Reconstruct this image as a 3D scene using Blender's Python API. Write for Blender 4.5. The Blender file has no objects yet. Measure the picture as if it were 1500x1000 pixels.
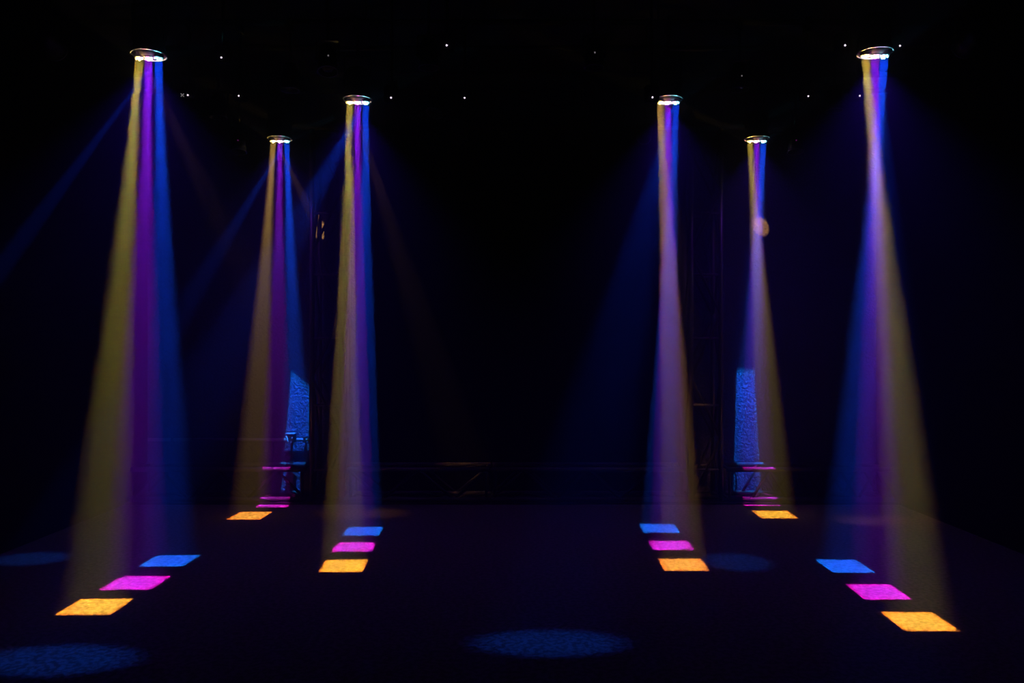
import bpy, bmesh, math, random
from mathutils import Vector, Matrix
random.seed(7)

# ------------------------------------------------------------------ camera, exposure, world
F = 1150.0            # focal length in pixels of the 1500 px wide frame
HC = 1.5              # camera height
VX, VY = 750.0, 512.0 # vanishing point of the room's depth lines
sc = bpy.context.scene
cd = bpy.data.cameras.new('camera')
cd.sensor_width = 36.0
cd.lens = 36.0 * F / 1500.0
cd.shift_y = (VY - 500.0) / 1500.0
cd.clip_start = 0.05; cd.clip_end = 100
cam = bpy.data.objects.new('camera', cd)
sc.collection.objects.link(cam)
cam.location = (0, 0, HC); cam.rotation_euler = (math.pi / 2, 0, 0)
sc.camera = cam
sc.view_settings.view_transform = 'Standard'
sc.view_settings.look = 'None'
sc.view_settings.exposure = 0.0
sc.view_settings.gamma = 1.0
sc.view_settings.use_curve_mapping = False
cy = sc.cycles
cy.use_adaptive_sampling = False
cy.use_denoising = True
cy.denoising_input_passes = 'RGB_ALBEDO_NORMAL'
cy.max_bounces = 5; cy.diffuse_bounces = 2; cy.glossy_bounces = 2
cy.volume_bounces = 0
cy.sample_clamp_indirect = 1.0
cy.use_light_tree = True

w = bpy.data.worlds.new('world'); sc.world = w
w.use_nodes = True
w.node_tree.nodes['Background'].inputs[0].default_value = (0.01, 0.008, 0.03, 1)
w.node_tree.nodes['Background'].inputs[1].default_value = 0.0

# light strengths (one place to tune)
E_BEAM = {'yellow': 5200.0, 'magenta': 7200.0, 'blue': 8200.0}
COL = {'yellow': (1.0, 0.72, 0.09), 'amber': (1.0, 0.57, 0.11), 'magenta': (0.41, 0.022, 1.25), 'blue': (0.006, 0.09, 1.35)}
EDGE = {'amber': (1.0, 0.25, 0.03), 'yellow': (1.0, 0.30, 0.02), 'magenta': (0.55, 0.0, 0.75), 'blue': (0.0, 0.13, 0.9)}
E_STRAY_BLUE, E_STRAY_WARM, E_SPILL = 850.0, 170.0, 13.0
E_RIM = 2.6
HAZE = 0.165

C = sc.collection
YB = 8.08   # back wall
XW = 3.75   # side walls
ZC = 4.3    # ceiling
ZL = 3.43   # lens height of the lit lamps

def at(x, y, Y):
    """the point of the room seen at pixel (x, y) at depth Y"""
    return Vector(((x - VX) * Y / F, Y, HC - (y - VY) * Y / F))

# ------------------------------------------------------------------ materials
CONTRAST = {'carpet': (0.43, 0.57)}
def mat(name, base, rough=0.5, metal=0.0, noise=None, bump=0.0, bscale=60.0, bdist=0.01, emit=None, estr=0.0, spec=0.5):
    m = bpy.data.materials.new(name); m.use_nodes = True
    nt = m.node_tree; b = nt.nodes['Principled BSDF']
    b.inputs['Base Color'].default_value = (*base, 1)
    b.inputs['Roughness'].default_value = rough
    b.inputs['Metallic'].default_value = metal
    b.inputs['Specular IOR Level'].default_value = spec
    if noise:
        sc_, lo, hi = noise
        tc = nt.nodes.new('ShaderNodeNewGeometry')
        n = nt.nodes.new('ShaderNodeTexNoise'); n.inputs['Scale'].default_value = sc_
        n.inputs['Detail'].default_value = 3
        r = nt.nodes.new('ShaderNodeMapRange')
        r.inputs['From Min'].default_value, r.inputs['From Max'].default_value = CONTRAST.get(name, (0.36, 0.66))
        r.inputs['To Min'].default_value = lo; r.inputs['To Max'].default_value = hi
        mx = nt.nodes.new('ShaderNodeVectorMath'); mx.operation = 'SCALE'
        mx.inputs[0].default_value = base
        nt.links.new(tc.outputs['Position'], n.inputs['Vector'])
        nt.links.new(n.outputs['Fac'], r.inputs['Value'])
        nt.links.new(r.outputs['Result'], mx.inputs['Scale'])
        nt.links.new(mx.outputs[0], b.inputs['Base Color'])
    if bump:
        tc = nt.nodes.new('ShaderNodeNewGeometry')
        n = nt.nodes.new('ShaderNodeTexNoise'); n.inputs['Scale'].default_value = bscale
        n.inputs['Detail'].default_value = 4; n.inputs['Distortion'].default_value = 0.6
        bp = nt.nodes.new('ShaderNodeBump'); bp.inputs['Strength'].default_value = bump
        bp.inputs['Distance'].default_value = bdist
        nt.links.new(tc.outputs['Position'], n.inputs['Vector'])
        nt.links.new(n.outputs['Fac'], bp.inputs['Height'])
        nt.links.new(bp.outputs['Normal'], b.inputs['Normal'])
    if emit:
        b.inputs['Emission Color'].default_value = (*emit, 1)
        b.inputs['Emission Strength'].default_value = estr
    return m

M_FLOOR = mat('carpet', (0.175, 0.130, 0.165), 0.95, noise=(36.0, 0.25, 1.85), bump=0.5, bscale=90.0, bdist=0.006, spec=0.15)
_b = M_FLOOR.node_tree.nodes['Principled BSDF']; _b.inputs['Sheen Weight'].default_value = 0.3; _b.inputs['Sheen Roughness'].default_value = 0.5
M_WALL = mat('dark_plaster', (0.09, 0.095, 0.16), 0.85, noise=(38.0, 0.6, 1.4), bump=1.0, bscale=38.0, bdist=0.03, spec=0.3)
M_SIDE = mat('black_drape_wall', (0.006, 0.006, 0.007), 0.95, noise=(5.0, 0.7, 1.3), bump=0.4, bscale=8.0, spec=0.1)
M_CEIL = mat('black_ceiling', (0.05, 0.05, 0.08), 0.95, noise=(4.0, 0.7, 1.3), spec=0.1)
M_CURT = mat('black_velvet', (0.0025, 0.0025, 0.003), 1.0, noise=(12.0, 0.7, 1.3), spec=0.02)
M_TRUSS = mat('black_powder_coat', (0.10, 0.10, 0.105), 0.4, metal=0.3, noise=(90.0, 0.85, 1.15))
M_BRACE = mat('black_matte_coat', (0.02, 0.02, 0.022), 0.75, noise=(90.0, 0.85, 1.15), spec=0.2)
M_PLINTH = mat('black_stage_paint', (0.02, 0.02, 0.022), 0.7, noise=(40.0, 0.8, 1.2))
M_BLACK = mat('black_housing', (0.018, 0.018, 0.02), 0.45, noise=(60.0, 0.9, 1.1))
M_PIPE = mat('black_pipe_paint', (0.04, 0.04, 0.06), 0.8, noise=(40.0, 0.8, 1.2), spec=0.15)
M_PLATE = mat('black_lens_plate', (0.006, 0.006, 0.007), 0.8, noise=(60.0, 0.8, 1.2), spec=0.1)
M_RIM = mat('chrome_rim', (0.8, 0.8, 0.83), 0.5, metal=1.0, noise=(80.0, 0.95, 1.05))
M_DULLRIM = mat('dull_rim', (0.7, 0.7, 0.75), 0.5, metal=0.2, noise=(80.0, 0.9, 1.1))
M_GLASS = mat('dark_lens_glass', (0.02, 0.02, 0.03), 0.08, noise=(20.0, 0.9, 1.1))
M_CABLE = mat('black_cable', (0.01, 0.01, 0.01), 0.6, noise=(50.0, 0.9, 1.1))
M_STEEL = mat('steel_clamp', (0.6, 0.6, 0.63), 0.4, metal=0.5, noise=(80.0, 0.9, 1.1))
M_LED = mat('white_led', (0.8, 0.8, 0.9), 0.4, noise=(5.0, 1, 1), emit=(0.55, 0.50, 1.0), estr=4.0)
M_DIM_LED_GLINT = mat('dim_led_and_glint', (0.5, 0.5, 0.6), 0.4, noise=(5.0, 1, 1), emit=(0.45, 0.45, 0.8), estr=0.5)  # faint indicators, and a cross-shaped glint given its own glow
M_GLINT_PURPLE = mat('purple_glint', (0.4, 0.2, 0.5), 0.4, noise=(5.0, 1, 1), emit=(0.3, 0.03, 0.5), estr=0.6)  # a glint on the unlit lamps, made to glow by itself
LENS = {
    'yellow': mat('lens_warm_white', (1, 1, 1), 0.2, noise=(5.0, 1, 1), emit=(1.0, 0.80, 0.42), estr=5.0),
    'magenta': mat('lens_pink', (1, 1, 1), 0.2, noise=(5.0, 1, 1), emit=(0.9, 0.28, 1.0), estr=3.2),
    'blue': mat('lens_ice_blue', (1, 1, 1), 0.2, noise=(5.0, 1, 1), emit=(0.2, 0.5, 1.0), estr=4.0),
}

# ------------------------------------------------------------------ mesh helpers
def obj(name, bm, m, parent=None, smooth=False):
    me = bpy.data.meshes.new(name)
    bmesh.ops.recalc_face_normals(bm, faces=bm.faces)
    bm.to_mesh(me); bm.free()
    me.materials.append(m)
    if smooth:
        for p in me.polygons: p.use_smooth = True
        me.update()
    return inst(name, me, parent)

def inst(name, me, parent=None, loc=(0, 0, 0), rot=None):
    o = bpy.data.objects.new(name, me); C.objects.link(o)
    o.parent = parent; o.location = loc
    if rot: o.rotation_euler = rot
    return o

def thing(name, label, cat, loc=(0, 0, 0), group=None, rot=(0, 0, 0)):
    o = bpy.data.objects.new(name, None); C.objects.link(o)
    o.location = loc; o.rotation_euler = rot; o.empty_display_size = 0.1
    o['label'] = label; o['category'] = cat
    if group: o['group'] = group
    return o

def struct(name, bm, m):
    o = obj(name, bm, m); o['kind'] = 'structure'; return o

def box(bm, lo, hi, M=None):
    r = bmesh.ops.create_cube(bm, size=1.0)
    c = [(a + b) / 2 for a, b in zip(lo, hi)]; s = [b - a for a, b in zip(lo, hi)]
    for v in r['verts']:
        v.co = Vector((v.co.x * s[0] + c[0], v.co.y * s[1] + c[1], v.co.z * s[2] + c[2]))
        if M: v.co = M @ v.co
    return r['verts']

def tube(bm, a, b, r, seg=14, r2=None):
    a, b = Vector(a), Vector(b); d = b - a
    R = d.to_track_quat('Z', 'Y').to_matrix().to_4x4()
    res = bmesh.ops.create_cone(bm, cap_ends=True, segments=seg, radius1=r, radius2=r if r2 is None else r2, depth=d.length,
                                matrix=Matrix.Translation((a + b) / 2) @ R)
    return res['verts']

def lathe(bm, prof, seg=40, M=None):
    rings = []
    for r, z in prof:
        if r < 1e-6:
            rings.append([bm.verts.new((0, 0, z))])
        else:
            rings.append([bm.verts.new((r * math.cos(2 * math.pi * k / seg), r * math.sin(2 * math.pi * k / seg), z)) for k in range(seg)])
    for A, B in zip(rings, rings[1:]):
        for k in range(seg):
            k2 = (k + 1) % seg
            if len(A) == 1 and len(B) == 1: continue
            if len(A) == 1: bm.faces.new((A[0], B[k], B[k2]))
            elif len(B) == 1: bm.faces.new((A[k], A[k2], B[0]))
            else: bm.faces.new((A[k], A[k2], B[k2], B[k]))
    if M:
        for ring in rings:
            for v in ring: v.co = M @ v.co

def torus(bm, R, r, z=0.0, seg=64, sub=10, M=None):
    vs = []
    for i in range(seg):
        a = 2 * math.pi * i / seg; row = []
        for j in range(sub):
            b = 2 * math.pi * j / sub
            p = Vector(((R + r * math.cos(b)) * math.cos(a), (R + r * math.cos(b)) * math.sin(a), z + r * math.sin(b)))
            row.append(bm.verts.new(M @ p if M else p))
        vs.append(row)
    for i in range(seg):
        for j in range(sub):
            bm.faces.new((vs[i][j], vs[(i + 1) % seg][j], vs[(i + 1) % seg][(j + 1) % sub], vs[i][(j + 1) % sub]))

def path_tube(bm, pts, r, seg=8):
    for a, b in zip(pts, pts[1:]): tube(bm, a, b, r, seg)

# ------------------------------------------------------------------ projected light
def gobo_light(name, parent, loc, hit, color, energy, radius, cone, mask=None, edge=None, blend=0.0, slant=0.0):
    """A lens that projects an image focused on the plane z = 0: mask = (cx, cy, half x, half y, shear, power, softness)"""
    if mask:      # a lit disc the size of the lens, its spread just wide enough for the projected image
        cx, cy_, hx, hy, shear, power, soft = mask
        ax = (Vector(hit) - Vector(loc)).normalized(); h = 0
        for k in range(16):
            if power > 10:
                u, v = ((1, 1), (-1, 1), (-1, -1), (1, -1))[k % 4]
            else:
                u, v = math.cos(k * math.pi / 8), math.sin(k * math.pi / 8)
            g_ = (1 + soft)
            q = Vector((cx + u * hx * g_ + shear * v * hy * g_, cy_ + v * hy * g_, 0)) - Vector(loc)
            h = max(h, ax.angle(q) + radius / q.length)
        h *= 1.08
        ld = bpy.data.lights.new(name, 'AREA')
        ld.shape = 'DISK'; ld.size = 2 * radius; ld.spread = 2 * h
        ld.energy = energy * (math.tan(h) - h) * 0.2493 / math.tan(h)
    else:
        ld = bpy.data.lights.new(name, 'SPOT')
        ld.energy = energy; ld.shadow_soft_size = radius
        ld.spot_size = math.radians(cone); ld.spot_blend = blend
    ld.color = (1, 1, 1)
    ld.use_nodes = True
    nt = ld.node_tree; N = nt.nodes; L = nt.links
    em = N['Emission']
    em.inputs['Color'].default_value = (*color, 1)
    if mask:
        cx, cy_, hx, hy, shear, power, soft = mask
        g = N.new('ShaderNodeNewGeometry')
        def math_(op, a, b=None, c=None, clamp=False):
            n = N.new('ShaderNodeMath'); n.operation = op; n.use_clamp = clamp
            for i, v in enumerate((a, b, c)):
                if v is None: continue
                if isinstance(v, (int, float)): n.inputs[i].default_value = v
                else: L.new(v, n.inputs[i])
            return n.outputs[0]
        sp = N.new('ShaderNodeSeparateXYZ'); L.new(g.outputs['Position'], sp.inputs[0])
        si = N.new('ShaderNodeSeparateXYZ'); L.new(g.outputs['Incoming'], si.inputs[0])
        t = math_('DIVIDE', sp.outputs['Z'], math_('MAXIMUM', math_('ABSOLUTE', si.outputs['Z']), 0.01))
        hxn = math_('MULTIPLY_ADD', si.outputs['X'], t, sp.outputs['X'])
        hyn = math_('MULTIPLY_ADD', si.outputs['Y'], t, sp.outputs['Y'])
        v = math_('SUBTRACT', hyn, cy_)
        if slant: v = math_('SUBTRACT', v, math_('MULTIPLY', math_('SUBTRACT', hxn, cx), slant))
        u = math_('SUBTRACT', math_('SUBTRACT', hxn, cx), math_('MULTIPLY', v, shear))
        au = math_('DIVIDE', math_('ABSOLUTE', u), hx)
        av = math_('DIVIDE', math_('ABSOLUTE', v), hy)
        if power > 10: d = math_('MAXIMUM', au, av)
        else: d = math_('POWER', math_('ADD', math_('POWER', au, power), math_('POWER', av, power)), 1.0 / power)
        r = N.new('ShaderNodeMapRange'); r.interpolation_type = 'SMOOTHSTEP'
        L.new(d, r.inputs['Value'])
        r.inputs['From Min'].default_value = 1 - soft; r.inputs['From Max'].default_value = 1 + soft
        r.inputs['To Min'].default_value = 1.0; r.inputs['To Max'].default_value = 0.0
        # even brightness across the spread, as a condenser lens gives
        dt = N.new('ShaderNodeVectorMath'); dt.operation = 'DOT_PRODUCT'
        L.new(g.outputs['Incoming'], dt.inputs[0]); L.new(g.outputs['Normal'], dt.inputs[1])
        ca = math_('MINIMUM', math_('MAXIMUM', math_('ABSOLUTE', dt.outputs['Value']), 0.5), 1.0)
        ta = math_('SQRT', math_('MAXIMUM', math_('SUBTRACT', math_('DIVIDE', 1.0, math_('MULTIPLY', ca, ca)), 1.0), 0.0))
        den = math_('MAXIMUM', math_('SUBTRACT', 1.0, math_('DIVIDE', ta, math.tan(h))), 0.05)
        L.new(math_('DIVIDE', r.outputs['Result'], den), em.inputs['Strength'])
        if edge:
            e = N.new('ShaderNodeMapRange'); e.interpolation_type = 'SMOOTHSTEP'
            L.new(d, e.inputs['Value'])
            e.inputs['From Min'].default_value = 0.80; e.inputs['From Max'].default_value = 1.0
            mx = N.new('ShaderNodeMix'); mx.data_type = 'RGBA'
            mx.inputs[6].default_value = (*color, 1); mx.inputs[7].default_value = (*edge, 1)
            L.new(e.outputs['Result'], mx.inputs[0])
            L.new(mx.outputs[2], em.inputs['Color'])
    o = bpy.data.objects.new(name, ld); C.objects.link(o)
    o.parent = parent
    base = Vector(parent.location) if parent else Vector()
    o.location = Vector(loc) - base
    o.rotation_euler = (Vector(hit) - Vector(loc)).to_track_quat('-Z', 'Y').to_euler()
    return o

# ------------------------------------------------------------------ the room
Y0 = -2.0
bm = bmesh.new(); box(bm, (-XW - 0.15, Y0 - 0.15, -0.1), (XW + 0.15, YB + 0.15, 0.0)); struct('floor', bm, M_FLOOR)
bm = bmesh.new(); box(bm, (-XW - 0.15, Y0 - 0.15, ZC), (XW + 0.15, YB + 0.15, ZC + 0.1)); struct('ceiling', bm, M_CEIL)
bm = bmesh.new(); box(bm, (-XW, YB, 0.0), (XW, YB + 0.15, ZC)); struct('wall_back', bm, M_WALL)
bm = bmesh.new(); box(bm, (-XW - 0.15, Y0 - 0.15, 0.0), (-XW, YB + 0.15, ZC)); struct('wall_left', bm, M_SIDE)
bm = bmesh.new(); box(bm, (XW, Y0 - 0.15, 0.0), (XW + 0.15, YB + 0.15, ZC)); struct('wall_right', bm, M_SIDE)
bm = bmesh.new(); box(bm, (-XW, Y0 - 0.15, 0.0), (XW, Y0, ZC)); struct('wall_front', bm, M_SIDE)

# low black plinth the truss rests on
bm = bmesh.new(); vs = box(bm, (-XW, 7.60, 0.0), (XW, YB, 0.022))
o = obj('plinth', bm, M_PLINTH)
o['label'] = 'low black stage plinth along the back wall under the lying trusses'; o['category'] = 'plinth'

# haze filling the room
bm = bmesh.new(); box(bm, (-XW + 0.005, Y0 + 0.005, 0.004), (XW - 0.005, YB - 0.004, ZC - 0.005))
hm = bpy.data.materials.new('haze'); hm.use_nodes = True
nt = hm.node_tree; nt.nodes.clear()
out = nt.nodes.new('ShaderNodeOutputMaterial')
vsn = nt.nodes.new('ShaderNodeVolumeScatter')
vsn.inputs['Color'].default_value = (0.42, 0.52, 1.0, 1)
vsn.inputs['Density'].default_value = HAZE
vsn.inputs['Anisotropy'].default_value = 0.4
nt.links.new(vsn.outputs[0], out.inputs['Volume'])
hm.cycles.volume_sampling = 'EQUIANGULAR'
o = obj('haze', bm, hm); o['kind'] = 'stuff'
o['label'] = 'thin stage haze that makes the light beams visible'; o['category'] = 'haze'

# black velvet curtain between the two towers
def curtain():
    bm = bmesh.new()
    x0, x1, z1, n = -1.60, 1.72, 3.75, 420
    top = []; 
    for k in range(n + 1):
        x = x0 + (x1 - x0) * k / n
        y = 8.035 + 0.009 * math.sin(x * 24) + 0.008 * math.sin(x * 17 + 1)
        y2 = 8.035 + 0.010 * math.sin(x * 24 + 0.2) + 0.008 * math.sin(x * 17 + 1)
        a = bm.verts.new((x, y, z1)); b = bm.verts.new((x, y2, 0.03)); top.append((a, b))
    for p, q in zip(top, top[1:]): bm.faces.new((p[0], q[0], q[1], p[1]))
    r = bmesh.ops.solidify(bm, geom=bm.faces[:], thickness=0.004)
    return bm
t = thing('stage_curtain', 'black pleated velvet curtain hanging at the back between the two truss towers', 'curtain', (0, 0, 0))
obj('fabric', curtain(), M_CURT, t, True)
bm = bmesh.new(); tube(bm, (-1.62, 8.035, 3.77), (1.74, 8.035, 3.77), 0.02); obj('curtain_rail', bm, M_BLACK, t, True)

# ------------------------------------------------------------------ trusses
_cache = {}
def cmesh(key, fn, m, smooth=True):
    if key not in _cache:
        bm = fn(); me = bpy.data.meshes.new(key)
        bmesh.ops.recalc_face_normals(bm, faces=bm.faces)
        bm.to_mesh(me); bm.free(); me.materials.append(m)
        if smooth:
            for p in me.polygons: p.use_smooth = True
        _cache[key] = me
    return _cache[key]

def truss(name, label, group, a, length, axis, w1, w2, r, panel, rb=0.014, start=0, off=0.0):
    """box truss from corner point a along axis ('x' or 'z'); w1 = width in the first cross axis, w2 in the second"""
    t = thing(name, label, 'truss', a, group)
    if axis == 'x': A, U, V = Vector((1, 0, 0)), Vector((0, 1, 0)), Vector((0, 0, 1))
    else: A, U, V = Vector((0, 0, 1)), Vector((1, 0, 0)), Vector((0, 1, 0))
    def f():
        bm = bmesh.new(); tube(bm, (0, 0, 0), A * length, r, 20); return bm
    key = f'chord_{axis}_{length:.3f}_{r}'
    me = cmesh(key, f, M_TRUSS)
    for i in (0, 1):
        for j in (0, 1): inst('chord', me, t, U * w1 * i + V * w2 * j)
    n = max(1, round((length - off) / panel)); p = (length - off) / n
    def brace(P, Q):
        P, Q = Vector(P), Vector(Q); d = (Q - P)
        k = f'brace_{axis}_{tuple(round(x, 3) for x in d)}'
        def g():
            bm = bmesh.new(); tube(bm, (0, 0, 0), d, rb, 10); return bm
        inst('brace', cmesh(k, g, M_BRACE), t, P)
    for k in range(n):
        s0, s1 = (off + k * p, off + (k + 1) * p)
        if (k + start) % 2: s0, s1 = s1, s0
        brace(A * s0, A * s1 + V * w2)                 # side faces
        brace(A * s0 + U * w1, A * s1 + U * w1 + V * w2)
        brace(A * s0, A * s1 + U * w1)                 # top and bottom faces
        brace(A * s0 + V * w2, A * s1 + V * w2 + U * w1)
    for s in (0.03, length - 0.03):                    # end frames
        for q in ((0, 0, 1, 0), (0, 1, 1, 1), (0, 0, 0, 1), (1, 0, 1, 1)):
            brace(A * s + U * w1 * q[0] + V * w2 * q[1], A * s + U * w1 * q[2] + V * w2 * q[3])
    return t

CH = 0.024
Z1 = 0.022 + CH
G = 'box trusses lying along the back wall'
tl = truss('box_truss', 'black box truss lying on the plinth left of the left tower', G, (-3.70, 7.63, Z1), 1.69, 'x', 0.33, 0.29, CH, 0.30)
truss('box_truss', 'black box truss lying between the left tower and the middle joint', G, (-1.60, 7.63, Z1), 1.38, 'x', 0.33, 0.29, CH, 0.34, start=1)
truss('box_truss', 'black box truss lying between the middle joint and the right tower', G, (-0.20, 7.63, Z1), 1.88, 'x', 0.33, 0.29, CH, 0.31)
tr = truss('box_truss', 'black box truss lying on the plinth right of the right tower', G, (2.085, 7.63, Z1), 1.62, 'x', 0.33, 0.29, CH, 0.17, start=0, off=0.245)
bm = bmesh.new(); box(bm, (1.58, 0.22, -0.01), (1.69, 0.25, 0.265)); obj('end_plate', bm, M_BLACK, tl)
bm = bmesh.new(); box(bm, (0.0, 0.22, -0.01), (0.05, 0.25, 0.265)); obj('end_plate', bm, M_BLACK, tr)
GT = 'upright box truss towers at the back'
for X, lab in ((-1.95, 'left'), (1.745, 'right')):
    t = truss('truss_tower', f'tall black box truss tower at the {lab} edge of the black curtain', GT, (X, 7.65, 0.03), 3.62, 'z', 0.29, 0.30, CH, 0.60, start=0)
    for z in [0.30, 0.93, 1.58, 2.2, 2.8]:               # rungs
        for yy in (0, 0.30):
            bm = bmesh.new(); tube(bm, (0, yy, z), (0.29, yy, z), 0.013, 10); obj('rung', bm, M_TRUSS, t, True)
    bm = bmesh.new(); vs = box(bm, (-0.05, -0.02, -0.008), (0.34, 0.36, 0.004)); obj('base_plate', bm, M_BLACK, t)
# overhead truss near the top of the picture
truss('ceiling_truss', 'black box truss hung under the ceiling in front of all the lamps', None, (-3.73, 4.62, 3.72), 7.46, 'x', 0.29, 0.29, CH, 0.5)

# conduit pipe and clamp head behind the left truss section
t = thing('wall_pipe', 'thin black pipe running along the back wall to the left tower', 'pipe', (-3.72, 8.03, 0.58))
bm = bmesh.new(); tube(bm, (0, 0, 0), (1.66, 0, 0), 0.017); obj('pipe', bm, M_STEEL, t, True)
for x in (0.25, 0.9, 1.6):
    bm = bmesh.new(); box(bm, (x - 0.012, -0.018, -0.03), (x + 0.012, 0.05, 0.03)); obj('bracket', bm, M_BLACK, t)

p = at(421, 645, 7.85)
t = thing('clamp_head', 'small metal clamp head with bolts standing on the left lying truss, lit blue', 'clamp', (p.x, 7.96, 0.36))
z = p.z - 0.36
bm = bmesh.new(); vs = box(bm, (-0.040, -0.045, z - 0.035), (0.045, 0.045, z + 0.055)); bmesh.ops.bevel(bm, geom=bm.edges[:], offset=0.006, segments=2, affect='EDGES')
obj('head', bm, M_BLACK, t)
bm = bmesh.new(); box(bm, (-0.044, -0.05, z + 0.055), (0.05, 0.05, z + 0.062)); obj('top_plate', bm, M_STEEL, t)
bm = bmesh.new(); tube(bm, (0.012, 0, 0.0), (0.012, 0, z - 0.03), 0.011); obj('post', bm, M_BLACK, t, True)
for bx_, bz in ((-0.028, 0.03), (-0.03, 0.0), (-0.01, -0.02), (0.02, -0.022), (0.03, 0.02)):
    bm = bmesh.new(); tube(bm, (bx_, -0.044, z + bz), (bx_, -0.06, z + bz), 0.008, 6); obj('bolt', bm, M_STEEL, t)
bm = bmesh.new(); tube(bm, (-0.03, -0.05, z + 0.035), (-0.005, -0.09, z + 0.02), 0.007, 10); tube(bm, (-0.005, -0.09, z + 0.02), (-0.005, -0.095, z - 0.04), 0.007, 10)
obj('lever', bm, M_STEEL, t, True)
bm = bmesh.new(); box(bm, (-0.01, -0.02, -0.004), (0.034, 0.02, 0.012)); obj('foot', bm, M_BLACK, t)
# hanging cable inside the right truss
bm = bmesh.new(); pts = [at(1076, 688, 8.0), at(1078, 698, 8.0), at(1079, 706, 8.0), at(1078.5, 716, 8.0), at(1077, 721, 8.0)]
path_tube(bm, pts, 0.007)
o = obj('cable', bm, M_CABLE, None, True); o['label'] = 'short black cable hanging inside the right lying truss against the blue-lit wall'; o['category'] = 'cable'

# ------------------------------------------------------------------ ceiling grid pipes
PY = [5.2, 5.55, 6.12, 6.65, 7.28, 7.75]
ZP = 4.05
nm = ['first', 'second', 'third', 'fourth', 'fifth', 'sixth']
for k, y in enumerate(PY):
    t = thing('ceiling_pipe', f'black rigging pipe under the ceiling, {nm[k]} from the overhead truss', 'pipe', (-XW + 0.01, y, ZP), 'rigging pipes under the ceiling')
    bm = bmesh.new(); tube(bm, (0, 0, 0), (2 * XW - 0.02, 0, 0), 0.024); obj('pipe', bm, M_PIPE, t, True)
    for x in (0.8, 2.6, 4.88, 6.68):
        bm = bmesh.new(); tube(bm, (x, 0, 0.02), (x, 0, ZC - ZP), 0.008, 8); obj('hanger_rod', bm, M_BLACK, t, True)

def nearest_pipe(y): return min(PY, key=lambda q: abs(q - y))

def hang(t, h, ztop=ZP):
    """stem and hook clamp from height h above the thing's origin up to the pipe, set off sideways in y when the pipe is not above"""
    y = t.location.y; py = nearest_pipe(y) - y; top = ztop - t.location.z
    bm = bmesh.new(); tube(bm, (0, 0, h), (0, 0, top - 0.07), 0.011, 10)
    if abs(py) > 0.005: tube(bm, (0, 0, top - 0.075), (0, py, top - 0.075), 0.011, 10)
    obj('stem', bm, M_BLACK, t, True)
    bm = bmesh.new(); box(bm, (-0.02, py - 0.034, top - 0.085), (0.02, py + 0.034, top - 0.022))
    box(bm, (-0.02, py + 0.024, top - 0.03), (0.02, py + 0.036, top + 0.03)); box(bm, (-0.02, py - 0.036, top - 0.03), (0.02, py - 0.024, top + 0.03))
    obj('hook_clamp', bm, M_BLACK, t)

# ------------------------------------------------------------------ the six lit lamps
def f_ring():
    bm = bmesh.new(); torus(bm, 0.1105, 0.0046, 0.026); return bm
def f_body():
    bm = bmesh.new()
    lathe(bm, [(0, 0.27), (0.06, 0.27), (0.085, 0.25), (0.095, 0.20), (0.095, 0.09), (0.104, 0.06), (0.110, 0.045), (0.110, 0.028), (0.107, 0.026), (0.104, 0.038), (0.098, 0.046), (0.0, 0.046)]); return bm
def f_puck():
    bm = bmesh.new()
    lathe(bm, [(0, 0.046), (0.084, 0.046), (0.080, 0.036), (0.045, 0.010), (0.0, 0.008)]); return bm
def f_bezel():
    bm = bmesh.new(); torus(bm, 0.032, 0.0028, 0.006, seg=32, sub=8); return bm
def f_barrel():
    bm = bmesh.new(); lathe(bm, [(0, 0.034), (0.033, 0.034), (0.0335, 0.006), (0.030, 0.004), (0.0, 0.009)], 28); return bm
def f_lens(seed):
    rnd = random.Random(seed)
    bm = bmesh.new()
    # a cut-glass cluster: central dome and petals around it
    def dome(x, y, r, h, seg=10):
        c = bm.verts.new((x, y, 0.010 - h))
        rings = []
        for q in (0.55, 1.0):
            rings.append([bm.verts.new((x + r * q * math.cos(2 * math.pi * k / seg), y + r * q * math.sin(2 * math.pi * k / seg), 0.010 - h * (1 - q ** 2))) for k in range(seg)])
        for k in range(seg):
            k2 = (k + 1) % seg
            bm.faces.new((c, rings[0][k], rings[0][k2]))
            bm.faces.new((rings[0][k], rings[1][k], rings[1][k2], rings[0][k2]))
    dome(0, 0, 0.015, 0.026)
    for k in range(6):
        a = 2 * math.pi * k / 6 + rnd.uniform(-0.2, 0.2)
        rr = rnd.uniform(0.007, 0.011)
        dome(0.021 * math.cos(a), 0.021 * math.sin(a), rr, rnd.uniform(0.010, 0.022), 8)
    return bm
def f_yoke():
    bm = bmesh.new()
    for s in (-1, 1): box(bm, (s * 0.104 - 0.004, -0.02, 0.12), (s * 0.104 + 0.004, 0.02, 0.36))
    box(bm, (-0.108, -0.02, 0.352), (0.108, 0.02, 0.36)); return bm
def f_knob():
    bm = bmesh.new(); tube(bm, (0, 0, 0), (0.038, 0, 0), 0.014, 12)
    return bm

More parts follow.
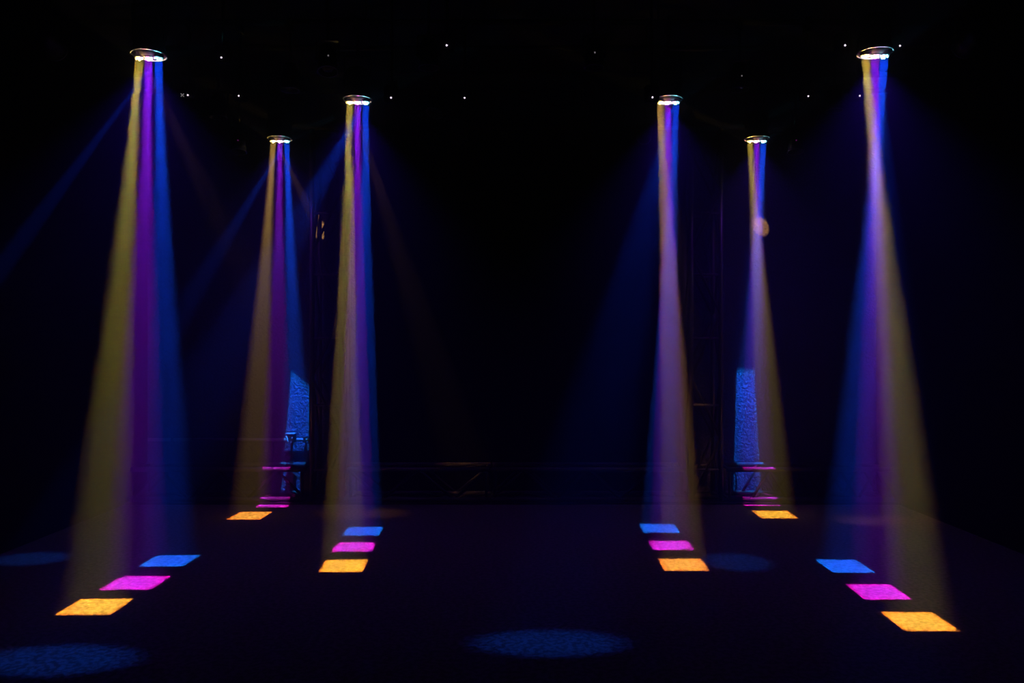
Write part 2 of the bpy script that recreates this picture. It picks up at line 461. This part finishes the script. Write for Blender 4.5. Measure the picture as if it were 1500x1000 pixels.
LIT = 'lit round lamps with three colour beams'
def lamp(lab, X, Y, quads, blue_hit=None, warm_hit=None, warm_spot=None, Z=ZL, amber=False, slant=0.0):
    t = thing('stage_lamp', lab, 'stage light', (X, Y, Z), LIT)
    inst('housing', cmesh('housing', f_body, M_PLATE), t)
    inst('rim', cmesh('rim', f_ring, M_RIM), t)
    pk = inst('lens_plate', cmesh('lens_plate', f_puck, M_PLATE), t)
    inst('yoke', cmesh('yoke', f_yoke, M_BLACK, False), t)
    inst('knob', cmesh('knob', f_knob, M_BLACK), t, (0.09, 0, 0.17)); inst('knob', cmesh('knob', f_knob, M_BLACK), t, (-0.128, 0, 0.17))
    for k, c in enumerate(('yellow', 'magenta', 'blue')):
        lx = (k - 1) * 0.063
        ln = inst('lens', cmesh('lens_' + c, lambda: f_lens(k + 3), LENS[c], False), t, (lx, 0, 0))
        ln['label'] = {'yellow': 'glowing warm white lens', 'magenta': 'glowing pink lens', 'blue': 'glowing ice blue lens'}[c]
        inst('bezel', cmesh('bezel', f_bezel, M_BLACK), ln)
        inst('barrel', cmesh('barrel', f_barrel, M_GLASS), ln)
        q = quads[c]
        (cx, cyy, hx, hy, sh) = q[:5]
        cc = 'amber' if c == 'yellow' and amber else c
        gobo_light('beam_light', t, (X + lx, Y, Z - 0.020), (cx, cyy, 0), COL[cc], E_BEAM[c] * (q[5] if len(q) > 5 else 1), 0.026,
                   28, (cx, cyy, hx, hy, sh, 20, 0.025), EDGE[cc], slant=slant if c == 'blue' else 0.0)
    if blue_hit:
        (cx, cyy, a, b) = blue_hit[:4]
        e = blue_hit[4] if len(blue_hit) > 4 else 1
        dist = (Vector((cx, cyy, 0)) - Vector((X, Y, Z))).length
        gobo_light('stray_light', t, (X + 0.035, Y, Z - 0.03), (cx, cyy, 0), (0.0, 0.07, 1.0), E_STRAY_BLUE * e, 0.008,
                   28, (cx, cyy, a, b, 0.0, 2.0, 0.35))
    if warm_hit:
        (cx, cyy, a, b) = warm_hit[:4]
        e = warm_hit[4] if len(warm_hit) > 4 else 1
        dist = (Vector((cx, cyy, 0)) - Vector((X, Y, Z))).length
        gobo_light('stray_light', t, (X - 0.03, Y, Z - 0.03), (cx, cyy, 0), (1.0, 0.5, 0.22), E_STRAY_WARM * e, 0.008,
                   28, (cx, cyy, a, b, 0.0, 2.0, 0.35))
    if warm_spot:
        gobo_light('stray_light', t, (X - 0.03, Y + 0.02, Z - 0.03), warm_spot[:3], (1.0, 0.5, 0.22), warm_spot[4], 0.006, warm_spot[3], None, None, 0.5)
    # added upward spots that brighten the rim, standing in for leaked lens light
    for k, c in enumerate(((1.0, 0.7, 0.2), (0.9, 0.1, 1.0), (0.1, 0.55, 1.0))):
        gobo_light('rim_fill', t, (X + (k - 1) * 0.05, Y, Z - 0.030), (X, Y, Z + 0.3), c, E_RIM, 0.004, 132, None, None, 0.1)
    # added wide downward spot, standing in for glow scattered by haze and lenses
    gobo_light('glow_fill', t, (X, Y, Z - 0.05), (X, Y, 0), (0.18, 0.015, 1.7), E_SPILL, 0.02, 100, None, None, 1.0)
    hang(t, 0.36)
    return t

def quad(tl, tr, br, bl, e=1.0):
    """centre, half sizes and shear on the floor of a projected square whose corners show at these pixels"""
    P = []
    for x, y in (tl, tr, br, bl):
        Y = F * HC / (y - VY); P.append(((x - VX) * Y / F, Y))
    yf = (P[0][1] + P[1][1]) / 2; yn = (P[2][1] + P[3][1]) / 2
    xf = (P[0][0] + P[1][0]) / 2; xn = (P[2][0] + P[3][0]) / 2
    hx = (P[1][0] - P[0][0] + P[2][0] - P[3][0]) / 4
    return ((xf + xn) / 2, (yf + yn) / 2, hx, (yf - yn) / 2, (xf - xn) / (yf - yn), e)

lamp('lit stage lamp hanging at the front left, its beams landing on the large left squares', -2.41, 5.21, {
    'yellow': quad((120, 875.6), (195.6, 877.4), (160, 901), (81, 900)),
    'magenta': quad((180, 842.4), (249.6, 844.4), (218, 864.8), (146.4, 862.6)),
    'blue': quad((234, 811.6), (292, 813.6), (266, 830.8), (204, 828.2))},
    blue_hit=(-3.46, 3.2, 0.14, 0.14, 0.8), warm_hit=(-1.37, 7.20, 0.38, 0.22, 0.75))
lamp('lit stage lamp left of the curtain centre, a blue streak crossing its yellow beam', -1.207, 6.14, {
    'yellow': quad((477.3, 819.5), (540, 819), (530, 837.6), (466.9, 837.6)),
    'magenta': quad((495.5, 794.6), (551, 794), (544.9, 807.8), (484.7, 808.3)),
    'blue': quad((511, 771.5), (561.3, 771.5), (555.3, 784.2), (500.1, 784.5))},
    blue_hit=(-2.21, 3.80, 0.36, 0.18, 1.2), warm_hit=(-0.38, 8.08, 0.28, 0.20, 1.6))
lamp('lit stage lamp hanging beside the left truss tower, farthest on the left', -2.152, 7.28, {
    'yellow': quad((353.3, 748.8), (399.2, 749.6), (380, 760.8), (332, 760.5)),
    'magenta': (-2.30, 7.65, 0.148, 0.17, 0.0, 1.0),
    'blue': (-2.235, 8.24, 0.145, 0.275, 0.0, 1.0)}, amber=True, slant=-0.30,
    blue_hit=(-3.45, 5.64, 0.24, 0.17, 1.05), warm_spot=(-1.98, 8.08, 2.74, 9, 330))
lamp('lit stage lamp hanging at the front right, its beams landing on the large right squares', 2.39, 5.17, {
    'yellow': quad((1287, 895.9), (1368.3, 896.3), (1404.7, 924.4), (1328, 923.9)),
    'magenta': quad((1239.5, 855.3), (1305, 855.7), (1336, 877.8), (1266, 878)),
    'blue': quad((1194.8, 819.1), (1252.4, 819.1), (1281.6, 838), (1220, 838.8))},
    blue_hit=(1.5, 3.1, 0.25, 0.25, 0.6), warm_hit=(3.30, 6.9, 0.42, 0.22, 0.85))
lamp('lit stage lamp right of the curtain centre, its yellow square tinted orange', 1.22, 6.14, {
    'yellow': quad((962.7, 817.6), (1028.2, 818), (1038.6, 836.2), (974.5, 835.5)),
    'magenta': quad((949.5, 791.5), (1007, 791.7), (1016.7, 805.2), (957, 805.2)),
    'blue': quad((936.7, 766.9), (986.7, 767.2), (996.5, 779.9), (943.3, 779.9))}, amber=True,
    blue_hit=(0.19, 4.02, 0.36, 0.17, 1.0), warm_hit=(2.0, 8.2, 0.22, 0.35, 1.0))
lamp('lit stage lamp hanging beside the right truss tower, farthest on the right', 2.27, 7.28, {
    'yellow': quad((1099.8, 747.8), (1153.7, 747.5), (1168.6, 759), (1117.3, 759.2)),
    'magenta': (2.41, 7.72, 0.172, 0.17, 0.0, 1.0),
    'blue': (2.43, 8.26, 0.145, 0.305, 0.05, 1.0)},
    blue_hit=(1.59, 5.55, 0.22, 0.22, 0.8), warm_spot=(2.56, 8.08, 2.77, 9, 330))

# ------------------------------------------------------------------ unlit lamps
def f_can():
    bm = bmesh.new(); lathe(bm, [(0, 0.20), (0.045, 0.20), (0.060, 0.16), (0.066, 0.05), (0.068, 0.0), (0.062, 0.0), (0.060, 0.03), (0.0, 0.03)], 32); return bm
def f_canrim():
    bm = bmesh.new(); torus(bm, 0.070, 0.0035, 0.0, 40, 8); return bm
def f_canlens():
    bm = bmesh.new(); lathe(bm, [(0, 0.006), (0.03, 0.010), (0.059, 0.022), (0.059, 0.027), (0, 0.027)], 32); return bm
def f_canled():
    bm = bmesh.new(); box(bm, (-0.004, -0.0705, 0.08), (0.004, -0.064, 0.088)); return bm
def f_canyoke():
    bm = bmesh.new()
    for s in (-1, 1): box(bm, (s * 0.078 - 0.003, -0.015, 0.0), (s * 0.078 + 0.003, 0.015, 0.16))
    box(bm, (-0.081, -0.015, 0.154), (0.081, 0.015, 0.16))
    for s in (-1, 1): tube(bm, (s * 0.06, 0, 0.02), (s * 0.09, 0, 0.02), 0.009, 10)
    return bm
def par(lab, x, y, Y, tilt, spin=0.0, led=None):
    p = at(x, y, Y)
    t = thing('par_lamp', lab, 'stage light', p, 'unlit round lamps under the ceiling')
    inst('yoke', cmesh('par_yoke', f_canyoke, M_BLACK, False), t, (0, 0, 0), (0, 0, spin))
    R = Matrix.Rotation(spin, 4, 'Z') @ Matrix.Rotation(tilt, 4, 'X') @ Matrix.Translation((0, 0, -0.07))
    def put(n, me, par_):
        o = bpy.data.objects.new(n, me); C.objects.link(o); o.parent = par_; o.matrix_local = R if par_ is t else Matrix(); return o
    b = put('housing', cmesh('par_body', f_can, M_BLACK), t)
    put('rim', cmesh('par_rim', f_canrim, M_DULLRIM), t)
    put('lens', cmesh('par_lens', f_canlens, M_GLASS), t)
    if led: put('indicator', cmesh('par_led_' + led, f_canled, M_GLINT_PURPLE if led == 'purple' else M_DIM_LED_GLINT, False), b)  # purple is a glint built as a glowing chip, dim a real indicator
    hang(t, 0.16)
D = math.radians
par('unlit black lamp aimed down and outward, above and left of the middle left lit lamp', 480, 92, 5.55, D(-14), 0.3, 'dim')
par('unlit round lamp pointing down below left of a lone white indicator light', 628, 85, 5.55, 0)
par('unlit round lamp pointing down, right of centre with nothing lit beside it', 870, 85, 5.55, 0, 0, 'dim')
par('unlit round lamp pointing down directly above the farthest left lit lamp', 425, 119, 6.12, 0)
par('unlit round lamp pointing down above the farthest right lit lamp', 1083, 118, 6.12, 0, 0, 'dim')
par('unlit lamp tilted to one side, left of centre above the forward-facing lamps', 640, 156, 6.65, D(-25), -0.6)
par('unlit round lamp pointing down between the two left outer lit lamps', 320, 160, 6.65, 0)
par('unlit round lamp pointing down between the two right outer lit lamps', 1222, 150, 6.65, 0)
par('forward-facing unlit lamp right beside the middle left lit beam', 565, 197, 7.75, D(80))
par('forward-facing unlit lamp nearest the centre on the left half', 672, 197, 7.75, D(80))
par('forward-facing unlit lamp nearest the centre on the right half', 840, 197, 7.75, D(80))
par('forward-facing unlit lamp right beside the middle right lit beam', 945, 197, 7.75, D(80))
par('forward-facing unlit lamp in the upper left corner', 75, 66, 5.2, D(72))
par('forward-facing unlit lamp in the upper right corner', 1418, 62, 5.2, D(72))
par('unlit lamp with a purple glint left of the farthest left lit lamp', 350, 212, 7.28, D(-10), 0.2, 'purple')
par('unlit lamp with a purple glint right of the farthest right lit lamp', 1165, 212, 7.28, D(-10), -0.2, 'purple')

# ------------------------------------------------------------------ small hanging units with indicator lights
def f_unit():
    bm = bmesh.new(); box(bm, (-0.05, -0.035, 0.0), (0.05, 0.035, 0.12)); bmesh.ops.bevel(bm, geom=bm.edges[:], offset=0.008, segments=2, affect='EDGES'); return bm
def f_led():
    bm = bmesh.new(); bmesh.ops.create_uvsphere(bm, u_segments=12, v_segments=8, radius=0.006); return bm
def f_plug():
    bm = bmesh.new(); tube(bm, (0.025, 0, 0.12), (0.025, 0, 0.155), 0.012, 10); return bm
def unit(lab, x, y, Y, big=False, led='led'):
    p = at(x, y, Y)
    t = thing('control_box', lab, 'box', (p.x, nearest_pipe(Y), p.z - 0.03), 'small ceiling boxes with an indicator light')
    inst('casing', cmesh('unit', f_unit, M_BLACK, False), t)
    inst('socket', cmesh('plug', f_plug, M_BLACK), t)
    m = {'led': M_LED, 'dim': M_DIM_LED_GLINT, 'purple': M_GLINT_PURPLE}[led]
    o = inst('indicator', cmesh('ind_' + led, f_led, m), t, (0, -0.037, 0.03))
    o['label'] = 'small white indicator light' if led == 'led' else 'faint indicator light'
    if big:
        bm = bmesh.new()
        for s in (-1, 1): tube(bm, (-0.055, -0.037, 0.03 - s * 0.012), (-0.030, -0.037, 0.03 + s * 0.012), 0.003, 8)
        obj('cross_glint', bm, M_DIM_LED_GLINT, t)  # X-shaped glint built as two glowing bars
    hang(t, 0.11)
unit('small ceiling box with a white light near the top centre of the picture', 655, 69.5, 5.2)
unit('small ceiling box with a white light right of the front left lit lamp, highest there', 327, 87, 5.55)
unit('small ceiling box whose white light has a glowing X-shaped glint beside it', 278, 141.5, 6.12, True)
unit('small ceiling box with a white light above the farthest left lit lamp, left of it', 352, 142.5, 6.12)
unit('small ceiling box with a white light just right of the middle left lit lamp', 574, 145.5, 5.55)
unit('small ceiling box with a white light alone left of the picture centre', 681, 145.5, 6.12)
unit('small ceiling box with a white light just left of the middle right lit lamp', 954.5, 145, 5.55)
unit('small ceiling box with a white light above and right of the farthest right lit lamp', 1181.5, 143, 6.12)
unit('small ceiling box with a white light just below left of the front right lamp', 1256.5, 142.5, 6.12)
unit('small ceiling box with a white light left of the front right lit lamp', 1234.5, 69.5, 5.2)
unit('small ceiling box with a white light right of the front right lit lamp', 1314.5, 70, 5.55)
